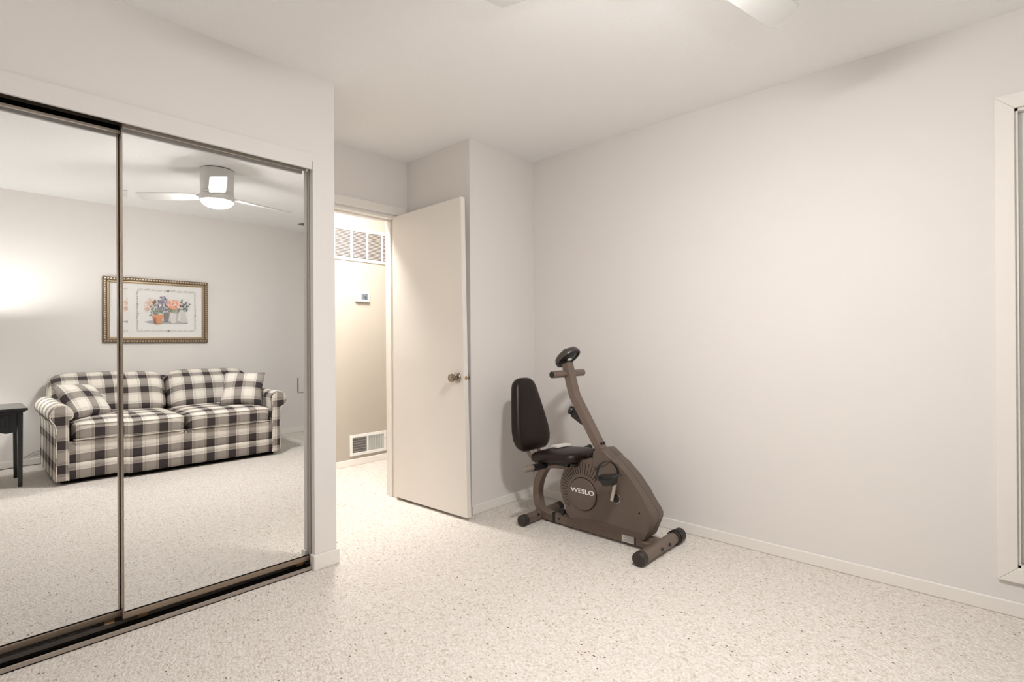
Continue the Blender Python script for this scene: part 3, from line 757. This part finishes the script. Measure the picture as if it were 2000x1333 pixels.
# seat
def seat_outline(n=64):
    pts = []
    for i in range(n):
        a = 2 * PI * i / n; c, s = math.cos(a), math.sin(a)
        ex = .42
        x = math.copysign(abs(c) ** ex, c); y = math.copysign(abs(s) ** ex, s)
        wd = .166 - .020 * (y * .5 + .5)
        pts.append((x * wd, y * .165 + (.018 * (1 - abs(x)) if y > 0 else 0)))
    return pts
sx_ = Vector((-1, 0, 0)); sy = Vector((0, -1, .105)).normalized(); sz = sx_.cross(sy) * 1.0
if sz.z < 0: sz = -sz
bm = pad(bm_new(), seat_outline(), [(0, 0), (.80, 0), (.93, .004), (.985, .016), (1.0, .030), (.985, .042), (.94, .053), (.86, .060), (.6, .066), (.3, .069), (0, .070)], (CX - .004, 1.930, .400), sx_, sy, sz)
st_ = part('seat', bm, M['vinyl'], smooth=True)
for k in range(9):      # gathered folds along the front edge
    u = -.10 + k * .025
    p0 = Vector((CX - .004, 1.930, .400)) + sx_ * u + sy * (.165 + .018 * (1 - abs(u) / .14) + .001) + sz * .014
    p1 = Vector((CX - .004, 1.930, .400)) + sx_ * (u - .004) + sy * .150 + sz * .056
    pm = (p0 + p1) / 2 + sy * .012 + sz * .004
    obj('fold', tube(bm_new(), [p0, pm, p1], .0035, 6), M['vinyl'], st_, smooth=True)
part('seat_bracket', boxes((CX - .060, CX + .060, 1.84, 2.05, .374, .402)), BK, bevel=.004)
part('seat_latch', boxes((2.440, 2.600, 1.785, 1.815, .392, .414)), BK, bevel=.005)
# backrest
bu = Vector((0, .21, .978)).normalized(); bn = Vector((0, -.978, .21)).normalized(); bx = Vector((1, 0, 0))
H_ = .466
keys = [(0, .098), (.03, .127), (.08, .148), (.16, .160), (.28, .160), (.42, .148), (.58, .132), (.74, .115), (.88, .099), (.95, .084), (.985, .062), (1.0, .032)]
outl = [(w_, t_ * H_) for t_, w_ in keys] + [(-w_, t_ * H_) for t_, w_ in keys[::-1]]
bm = pad(bm_new(), outl, [(0, -.012), (.88, -.012), (.96, -.008), (.99, .004), (1.0, .018), (.985, .032), (.94, .044), (.85, .051), (.6, .055), (.3, .057), (0, .058)], (CX, 2.190, .426), bx, bu, bn)
part('backrest', bm, M['vinyl'], smooth=True)
for xx in (CX - .055, CX + .045):
    b_ = smooth_path([(0, 2.02, .372), (0, 2.12, .385), (0, 2.172, .420), (0, 2.205, .53)], 4)
    part('backrest_bar', sweep_rect(bm_new(), [(p.y, p.z) for p in b_], xx, .024, .012), ST, bevel=.002)
# side handles
hp = part('side_handle', tube(bm_new(), [(2.40, 1.995, .378), (2.54, 1.995, .372), (2.66, 1.985, .385), (2.80, 1.962, .415)], .0125, 14), ST, smooth=True)
obj('grip', rod(bm_new(), (2.318, 1.997, .379), (2.432, 1.995, .376), .0205, 24), BK, hp, smooth=True)
obj('handle_tip', lathe(bm_new(), (2.319, 1.997, .379), (-1, .02, .02), [(.0165, 0), (.0185, .004), (.0165, .05), (.012, .072), (0, .078)], 24), M['clear_plastic'], hp, smooth=True)['label'] = 'pale grey plastic handle tip'
obj('grip', rod(bm_new(), (2.72, 1.976, .398), (2.85, 1.953, .426), .0205, 24), BK, hp, smooth=True)
# rating label on the beam
lb = part('rating_label', boxes((2.5118, 2.5132, 1.444, 1.519, .018, .062)), M['paper'])
lb['label'] = 'white rating label on the beam'
bm = bm_new()
for k in range(6):
    z = .024 + k * .006
    box(bm, 2.5113, 2.5119, 1.450, 1.513 - (k * 37 % 5) * .006, z, z + .0022)
o = obj('printed_lines', bm, M['grey_ink'], lb); o['kind'] = 'stuff'
part('label_edge', boxes((2.5112, 2.5128, 1.434, 1.441, .012, .070)), BK)

# booklet on the seat
bk = thing('booklet', 'white folded booklet lying on the exercise bike seat', 'booklet', (2.575, 1.985, .468))
bm = bm_new(); box(bm, -.062, .062, -.030, .030, 0, .007); box(bm, -.060, .060, -.028, .030, .007, .012)
Rm = Euler((math.radians(-4), 0, math.radians(-9))).to_matrix()
for v in bm.verts: v.co = Rm @ v.co + Vector((2.580, 1.985, .4685))
obj('pages', bm, M['paper'], bk, bevel=.0012)

# ------------------------------------------------------------------ sofa
UP, VP = .1805, .187
sofa = thing('sofa', 'charcoal and cream plaid two cushion sofa with rolled arms', 'sofa', (1.36, -.62, 0))
PL = M['plaid']
SX0, SX1 = .560, 2.160          # between the outer faces of the arm bodies
SF = -.130                      # front of the arms
def uvf(z0, y0=0.0, x0=.0755, k=1.0):
    return lambda c, n: ((c.x - x0) / UP, ((c.z - z0) - (c.y - y0)) * k / VP)
def spart(name, bm, uv, **k): return obj(name, bm, PL, sofa, uv=uv, **k)
def puff(x0, x1, y0, y1, z0, z1, r, bulge_z=0.0, bulge_y=0.0, cuts=8, segs=3):
    bm = bm_new(); box(bm, x0, x1, y0, y1, z0, z1)
    subdiv(bm, cuts)
    cx, cy, cz = (x0 + x1) / 2, (y0 + y1) / 2, (z0 + z1) / 2
    hx, hy, hz = (x1 - x0) / 2, (y1 - y0) / 2, (z1 - z0) / 2
    for v in bm.verts:
        p = Vector((v.co.x - cx, v.co.y - cy, v.co.z - cz))
        u, w_, t_ = p.x / hx, p.y / hy, p.z / hz
        q = Vector((max(-hx + r, min(hx - r, p.x)), max(-hy + r, min(hy - r, p.y)), max(-hz + r, min(hz - r, p.z))))
        d = p - q
        if d.length > 1e-6: p = q + d.normalized() * min(r, d.length if d.length < r else r)
        fz = (1 - u ** 4) * (1 - w_ ** 4); fy = (1 - u ** 4) * (1 - t_ ** 4)
        if t_ > .2: p.z += bulge_z * fz * t_
        if w_ > .2: p.y += bulge_y * fy * w_
        v.co = Vector((cx, cy, cz)) + p
    return bm
# body and front rails
spart('base', boxes((.660, 2.080, -1.02, SF - .030, .035, .315)), uvf(.047))
spart('front_rail', puff(.637, 2.118, SF - .035, SF - .004, .165, .335, .010, 0, .004, 6), uvf(.173, SF), smooth=True)
spart('front_rail', puff(.637, 2.118, SF - .035, SF - .002, .038, .166, .008, 0, .004, 6), uvf(.047, SF), smooth=True)
obj('dust_cover', boxes((.60, 2.12, -1.00, SF - .05, .006, .036)), M['dark'], sofa)
# seat cushions
def cushion(x0, x1):
    c = spart('seat_cushion', puff(x0, x1, -.86, SF + .010, .333, .476, .034, .022, .008, 12), uvf(.347, SF), smooth=True, sub=1)
    for z in (.345, .462):
        y = SF + .004
        pts = [(x0 + .006, -.80, z), (x0 + .006, y - .05, z), (x0 + .015, y - .010, z), (x0 + .05, y + .006, z), ((x0 + x1) / 2, y + .012, z), (x1 - .05, y + .006, z), (x1 - .015, y - .010, z), (x1 - .006, y - .05, z), (x1 - .006, -.80, z)]
        obj('piping', tube(bm_new(), smooth_path(pts, 4), .0045, 8), PL, c, smooth=True, uv=uvf(.347, SF))
cushion(.662, 1.358); cushion(1.362, 2.072)
# arms: a slab topped by a roll that curls outwards
def arm_profile(s):
    """(x offset outwards from the inner face, z) closed loop; s = +1 right, -1 left"""
    pts = [(0, .035), (0, .50)]
    cx, cz, r1 = (.060 if s > 0 else .034), .545, .080
    for i in range(0, 15):
        a = math.radians(200 - i * (250 / 14)); pts.append((cx + r1 * .95 * math.cos(a) + .012, cz + r1 * math.sin(a)))
    pts += [(.088, .470), (.080, .44), (.078, .30), (.082, .035)]
    return pts
for s, xin in ((1, 2.088), (-1, .640)):
    P = [(xin + s * p[0], p[1]) for p in arm_profile(s)]
    bm = bm_new(); prism(bm, P, 'y', -1.06, SF - .012)
    es = [f for f in bm.faces if abs(f.normal.y) > .9]
    bmesh.ops.subdivide_edges(bm, edges=[e for e in bm.edges if abs((e.verts[0].co - e.verts[1].co).y) > .5], cuts=14)
    ac = spart('arm', bm, (lambda s_: lambda c, n: ((c.y - SF) / UP + .12, (c.z + s_ * (c.x - 1.36) - .35) / VP))(s), smooth=True)
    # front panel of the arm, its own cut of cloth
    Fp = [(xin + s * (.040 + (p[0] - .040) * .90), .012 + p[1] * .975 if p[1] > .1 else p[1]) for p in arm_profile(s)]
    bm = bm_new(); prism(bm, Fp, 'y', SF - .014, SF + .006)
    x0d = .555 if s < 0 else 2.137
    spart('arm_panel', bm, (lambda xd: lambda c, n: ((c.x - xd) / UP, (c.z - .466 - .003) / VP))(x0d), bevel=.008, seg=3, smooth=True)
    obj('piping', tube(bm_new(), [Vector((x, SF + .002, z)) for x, z in Fp], .004, 8), PL, ac, smooth=True, uv=lambda c, n: ((c.x + c.z) / UP, .6))
# back: frame and two tall pillow backs rolling over the top
spart('back_frame', puff(.60, 2.13, -1.16, -.95, .05, .775, .05, 0, 0, 8), uvf(.03, -.95), smooth=True)
def back_cushion(x0, x1):
    bm = puff(x0, x1, -1.10, -.86, .44, .805, .085, .018, .030, 14)
    for v in bm.verts:
        v.co.y += (.62 - v.co.z) * .36 + .05
    return spart('back_cushion', bm, uvf(.486, -.74, k=.93), smooth=True, sub=1)
back_cushion(.602, 1.372); back_cushion(1.376, 2.128)

def pillow(label, loc, rot, size, th, du, dv):
    bm = bm_new(); n = 14
    def P(i, j, s):
        u = -1 + 2 * i / n; v = -1 + 2 * j / n
        k = (1 - u ** 2) ** .45 * (1 - v ** 2) ** .45 if abs(u) < 1 and abs(v) < 1 else 0
        pin = 1 - .10 * (1 - abs(u)) * abs(v) ** 3
        pin2 = 1 - .10 * (1 - abs(v)) * abs(u) ** 3
        return Vector((u * size * pin2, s * th * k, v * size * pin))
    G = {}
    for s in (1, -1):
        for i in range(n + 1):
            for j in range(n + 1):
                edge = i in (0, n) or j in (0, n)
                key = (i, j, 0 if edge else s)
                if key not in G: G[key] = bm.verts.new(P(i, j, s))
    for s in (1, -1):
        for i in range(n):
            for j in range(n):
                g_ = lambda a, b: G[(a, b, 0 if a in (0, n) or b in (0, n) else s)]
                bm.faces.new((g_(i, j), g_(i + 1, j), g_(i + 1, j + 1), g_(i, j + 1)))
    o = obj('throw_pillow', bm, PL, None, smooth=True, sub=1, uv=lambda c, n_: (c.x / UP + du, c.z / VP + dv))
    o.rotation_euler = rot; o.location = Vector(loc) - Euler(rot).to_matrix() @ Vector((0, 0, size))
    # obj() set the origin to the bottom of the mesh
    return tag(o, label, 'pillow', 'plaid throw pillows on the sofa')

# ------------------------------------------------------------------ framed print above the sofa
PX0, PX1, PZ0, PZ1 = 1.022, 1.831, 1.095, 1.738
pic = thing('framed_print', 'gold framed print of potted flowers hung above the sofa', 'picture', ((PX0 + PX1) / 2, YK + .004, PZ0))
yb, yf_ = YK + .002, YK + .030
fwid = .054
def rail(name, pts, m, y0, y1):
    bm = bm_new(); prism(bm, pts, 'y', y0, y1); return obj(name, bm, m, pic, bevel=.004)
def ringrails(name, o_, i_, m, y0, y1):
    X0, X1, Z0, Z1 = PX0 + o_, PX1 - o_, PZ0 + o_, PZ1 - o_; x0, x1, z0, z1 = PX0 + i_, PX1 - i_, PZ0 + i_, PZ1 - i_
    for pts in ([(X0, Z0), (X1, Z0), (x1, z0), (x0, z0)], [(X0, Z1), (X1, Z1), (x1, z1), (x0, z1)], [(X0, Z0), (X0, Z1), (x0, z1), (x0, z0)], [(X1, Z0), (X1, Z1), (x1, z1), (x1, z0)]):
        rail(name, pts, m, y0, y1)
ringrails('frame_rail', 0, .033, M['gold_dark'], yb, yf_ - .004)
ringrails('inner_rail', .033, .052, M['gold'], yb, yf_ - .006)
ringrails('gilt_lip', .052, .0575, M['gold_light'], yb, yf_ - .010)
def bead(x, z, vert):
    bm = bm_new(); u = .0115; v = .0085
    pts = [(math.cos(2 * PI * i / 8) * u, math.sin(2 * PI * i / 8) * v) for i in range(8)]
    sh = math.radians(35)
    Q = [(p[0] * math.cos(sh) - p[1] * math.sin(sh), p[0] * math.sin(sh) + p[1] * math.cos(sh)) for p in pts]
    if vert: Q = [(q[1], q[0]) for q in Q]
    A = [bm.verts.new((x + q[0], yf_ - .005, z + q[1])) for q in Q]
    B = [bm.verts.new((x + q[0] * .5, yf_ + .002, z + q[1] * .5)) for q in Q]
    bm.faces.new(B)
    for i in range(8): bm.faces.new((A[i], A[(i + 1) % 8], B[(i + 1) % 8], B[i]))
    return bm
nH, nV = 34, 27
for k in range(nH):
    for z in (PZ0 + .016, PZ1 - .016): obj('carved_bead', bead(PX0 + .02 + (PX1 - PX0 - .04) * k / (nH - 1), z, False), M['gold_light'], pic)
for k in range(nV):
    for x in (PX0 + .016, PX1 - .016): obj('carved_bead', bead(x, PZ0 + .045 + (PZ1 - PZ0 - .09) * k / (nV - 1), True), M['gold_light'], pic)
brd = obj('mat_board', boxes((PX0 + .05, PX1 - .05, yb, yb + .010, PZ0 + .05, PZ1 - .05)), M['mat_board'], pic)
# the painted motif: flat print a hair above the board
def uvpt(px, py):
    u = (px - 135) / 1502; top = 160 + 90 * u; bot = 1195 - 15 * u; v = (py - top) / (bot - top)
    return PX0 + u * (PX1 - PX0), PZ1 - v * (PZ1 - PZ0)
inks = {}
def ink(c):
    if c not in inks: inks[c] = mat('print_ink_%02d' % (len(inks) + 1), rgb(*c), .8)
    return inks[c]
layer = [0]
def blot(bm, px, py, rx, ry, n=7, wob=.25):
    x, z = uvpt(px, py); kx = (PX1 - PX0) / 1502; kz = (PZ1 - PZ0) / 1000
    y = yb + .0104 + layer[0] * .00004; layer[0] += 1
    vs = []
    for i in range(n):
        a = 2 * PI * i / n; s = 1 + random.uniform(-wob, wob)
        vs.append(bm.verts.new((x + math.cos(a) * rx * kx * s, y, z + math.sin(a) * ry * kz * s)))
    bm.faces.new(vs)
def poly(bm, pts):
    y = yb + .0104 + layer[0] * .00004; layer[0] += 1
    bm.faces.new([bm.verts.new((uvpt(*p)[0], y, uvpt(*p)[1])) for p in pts])
def scatter(name, colours, cx, cy, sx, sy, n, r0, r1):
    bms = {c: bm_new() for c in colours}
    for i in range(n):
        a = random.uniform(0, 2 * PI); q = math.sqrt(random.random())
        blot(bms[colours[i % len(colours)]], cx + math.cos(a) * sx * q, cy + math.sin(a) * sy * q, random.uniform(r0, r1), random.uniform(r0, r1))
    for c, b in bms.items():
        o = obj(name, b, ink(c), brd); o['kind'] = 'stuff'
def flat(name, c, *polys):
    bm = bm_new()
    for p in polys: poly(bm, p)
    return obj(name, bm, ink(c), brd)
flat('painted_shadow', (176, 176, 178), [(575, 862), (700, 842), (900, 850), (1150, 850), (1305, 872), (1270, 892), (1040, 890), (800, 905), (640, 885)])
scatter('painted_leaves', [(150, 158, 148), (176, 176, 166), (120, 130, 122)], 690, 660, 95, 110, 46, 8, 18)
scatter('painted_flowers', [(232, 196, 180), (236, 214, 200), (225, 180, 165)], 650, 610, 80, 110, 34, 10, 22)
scatter('painted_lavender', [(150, 138, 160), (170, 160, 178), (128, 120, 140)], 880, 590, 95, 125, 110, 7, 16)
flat('painted_tub', (140, 132, 132), [(890, 715), (985, 715), (968, 862), (895, 862)])
flat('painted_jug', (208, 206, 202), [(1180, 700), (1245, 692), (1258, 760), (1290, 878), (1165, 880), (1180, 780)])
scatter('painted_leaves', [(96, 98, 100), (130, 136, 132), (226, 224, 220)], 1235, 610, 95, 100, 56, 7, 17)
flat('painted_pail', (216, 214, 210), [(985, 718), (1142, 716), (1115, 885), (1008, 887)])
flat('painted_pail_side', (190, 188, 185), [(1095, 718), (1142, 716), (1115, 885), (1085, 886)])
scatter('painted_leaves', [(150, 160, 138), (176, 180, 156), (120, 128, 112)], 1050, 680, 100, 45, 60, 8, 18)
scatter('painted_flowers', [(240, 176, 150), (244, 192, 170), (230, 158, 130), (248, 212, 196)], 1052, 590, 122, 68, 100, 10, 24)
scatter('painted_flowers', [(150, 124, 80), (120, 100, 70)], 740, 548, 26, 30, 16, 7, 14)
scatter('painted_leaves', [(130, 142, 130), (160, 168, 156)], 800, 700, 70, 40, 30, 8, 16)
flat('painted_pot', (210, 152, 116), [(725, 790), (868, 785), (848, 890), (748, 893)])
flat('painted_pot_rim', (220, 156, 116), [(710, 752), (880, 750), (876, 796), (716, 798)])
flat('painted_pot_side', (186, 112, 78), [(725, 798), (760, 797), (775, 892), (748, 893)])
bm = bm_new()
def dash(px, py, w_, h):
    poly(bm, [(px, py), (px + w_, py), (px + w_, py + h), (px, py + h)])
for k in range(9):
    for r_ in range(3):
        dash(480 + k * 104 + r_ * 27, 352 + k * 5 + random.uniform(-5, 5), 22, 10)
        dash(480 + k * 104 + r_ * 27, 992 + random.uniform(-5, 5), 22, 10)
for k in range(8):
    for r_ in range(2):
        dash(470 + random.uniform(-5, 5), 385 + k * 76 + r_ * 34, 15, 24); dash(1402 + random.uniform(-6, 6), 408 + k * 72 + r_ * 34, 15, 24)
o = obj('painted_border', bm, ink((186, 184, 181)), brd); o['kind'] = 'stuff'
bm = bm_new()
for px, py in ((960, 382), (965, 1000), (482, 590), (485, 738), (1408, 628), (1412, 770)): blot(bm, px, py, 22 if py in (382, 1000) else 10, 9)
o = obj('painted_border_accent', bm, ink((130, 112, 84)), brd); o['kind'] = 'stuff'

# ------------------------------------------------------------------ end table, lamp, cord
tb = thing('end_table', 'black end table with one drawer beside the sofa', 'end table', (.15, -.535, 0))
TX0, TX1, TY0, TY1, TZ = -.12, .421, -.765, -.308, .605
TW = M['tablewood']
obj('tabletop', boxes((TX0, TX1, TY0, TY1, TZ - .020, TZ)), M['tabletop'], tb, bevel=.006, seg=3)
obj('top_moulding', boxes((TX0 + .012, TX1 - .012, TY0 + .012, TY1 - .012, TZ - .030, TZ - .020)), TW, tb, bevel=.003)
for lx in (TX0 + .028, TX1 - .060):
    for ly in (TY0 + .028, TY1 - .060):
        bm = bm_new(); box(bm, lx, lx + .034, ly, ly + .034, 0, TZ - .03)
        for v in bm.verts:
            if v.co.z < .1: v.co.x = lx + .017 + (v.co.x - lx - .017) * .74; v.co.y = ly + .017 + (v.co.y - ly - .017) * .74
        obj('leg', bm, TW, tb, bevel=.003)
ax0, ax1 = TX0 + .062, TX1 - .060
def apron_front(y0, y1):
    pts = [(ax0, TZ - .03), (ax1, TZ - .03), (ax1, TZ - .180)]
    pts += [(ax1 - .03, TZ - .186), (ax1 - .06, TZ - .190), (ax1 - .10, TZ - .178), (ax0 + .10, TZ - .178), (ax0 + .06, TZ - .190), (ax0 + .03, TZ - .186), (ax0, TZ - .180)]
    bm = bm_new(); prism(bm, pts, 'y', y0, y1); return bm
obj('front_apron', apron_front(TY1 - .052, TY1 - .034), TW, tb, bevel=.002)
obj('rear_apron', apron_front(TY0 + .034, TY0 + .052), TW, tb)
for xa in (TX0 + .036, TX1 - .052): obj('side_apron', boxes((xa, xa + .016, TY0 + .062, TY1 - .06, TZ - .180, TZ - .03)), TW, tb)
dw = obj('drawer', boxes((ax0 + .040, ax1 - .040, TY1 - .036, TY1 - .024, TZ - .160, TZ - .050)), TW, tb, bevel=.005)
obj('drawer_panel', boxes((ax0 + .062, ax1 - .062, TY1 - .026, TY1 - .019, TZ - .142, TZ - .068)), TW, dw, bevel=.005)
obj('drawer_knob', lathe(bm_new(), ((ax0 + ax1) / 2, TY1 - .019, TZ - .105), (0, 1, 0), [(0, 0), (.007, 0), (.006, .01), (.014, .016), (.014, .022), (0, .026)], 20), M['nickel'], dw, smooth=True)
LX, LY = .10, -.64
lamp = thing('table_lamp', 'grey shaded table lamp on the black end table', 'lamp', (LX, LY, TZ))
obj('lamp_base', lathe(bm_new(), (LX, LY, TZ), (0, 0, 1), [(0, 0), (.075, 0), (.075, .012), (.03, .03), (.035, .06), (.062, .13), (.066, .19), (.045, .26), (.018, .31), (.014, .36), (.014, .56), (0, .56)], 32), M['nickel'], lamp, smooth=True)
sh_bm = lathe(bm_new(), (LX, LY, TZ + .56), (0, 0, 1), [(.175, -.12), (.155, .115), (.1535, .115), (.1735, -.12), (.175, -.12)], 40)
shd = obj('lamp_shade', sh_bm, M['shade'], lamp, smooth=True)
obj('shade_spider', boxes((LX - .153, LX + .153, LY - .0015, LY + .0015, TZ + .672, TZ + .675), (LX - .0015, LX + .0015, LY - .153, LY + .153, TZ + .672, TZ + .675)), M['nickel'], shd)
obj('lamp_bulb', lathe(bm_new(), (LX, LY, TZ + .56), (0, 0, 1), [(0, 0), (.013, 0), (.014, .03), (.026, .062), (.030, .082), (.024, .102), (0, .110)], 24), M['bulb'], lamp, smooth=True)
cd = smooth_path([(.03, YK + .02, .38), (.03, YK + .025, .2), (.05, YK + .05, .02), (.13, YK + .10, .005), (.22, YK + .13, .005), (.30, YK + .07, .005), (.40, YK + .05, .005), (.52, YK + .04, .008), (.60, YK + .05, .006), (.70, YK + .05, .006)], 6)
tag(obj('power_cord', tube(bm_new(), cd, .003, 6), M['cord'], smooth=True), 'thin dark cord along the baseboard behind the end table', 'cord')
cd = smooth_path([(.46, YK + .014, .068), (.50, YK + .012, .095), (.545, YK + .012, .115), (.60, YK + .02, .12), (.66, YK + .03, .10)], 6)
tag(obj('phone_cord', tube(bm_new(), cd, .0025, 6), M['clear_plastic'], smooth=True), 'thin pale cord looping down behind the sofa', 'cord')

pillow('plaid throw pillow leaning on the sofa arm next to the end table', (.776, -.47, .615), (math.radians(44), math.radians(5), math.radians(-35.6)), .188, .075, .2, .1)
pillow('plaid throw pillow leaning in the sofa corner away from the end table', (1.935, -.45, .640), (math.radians(35), math.radians(.7), math.radians(30)), .197, .075, .32, .1)
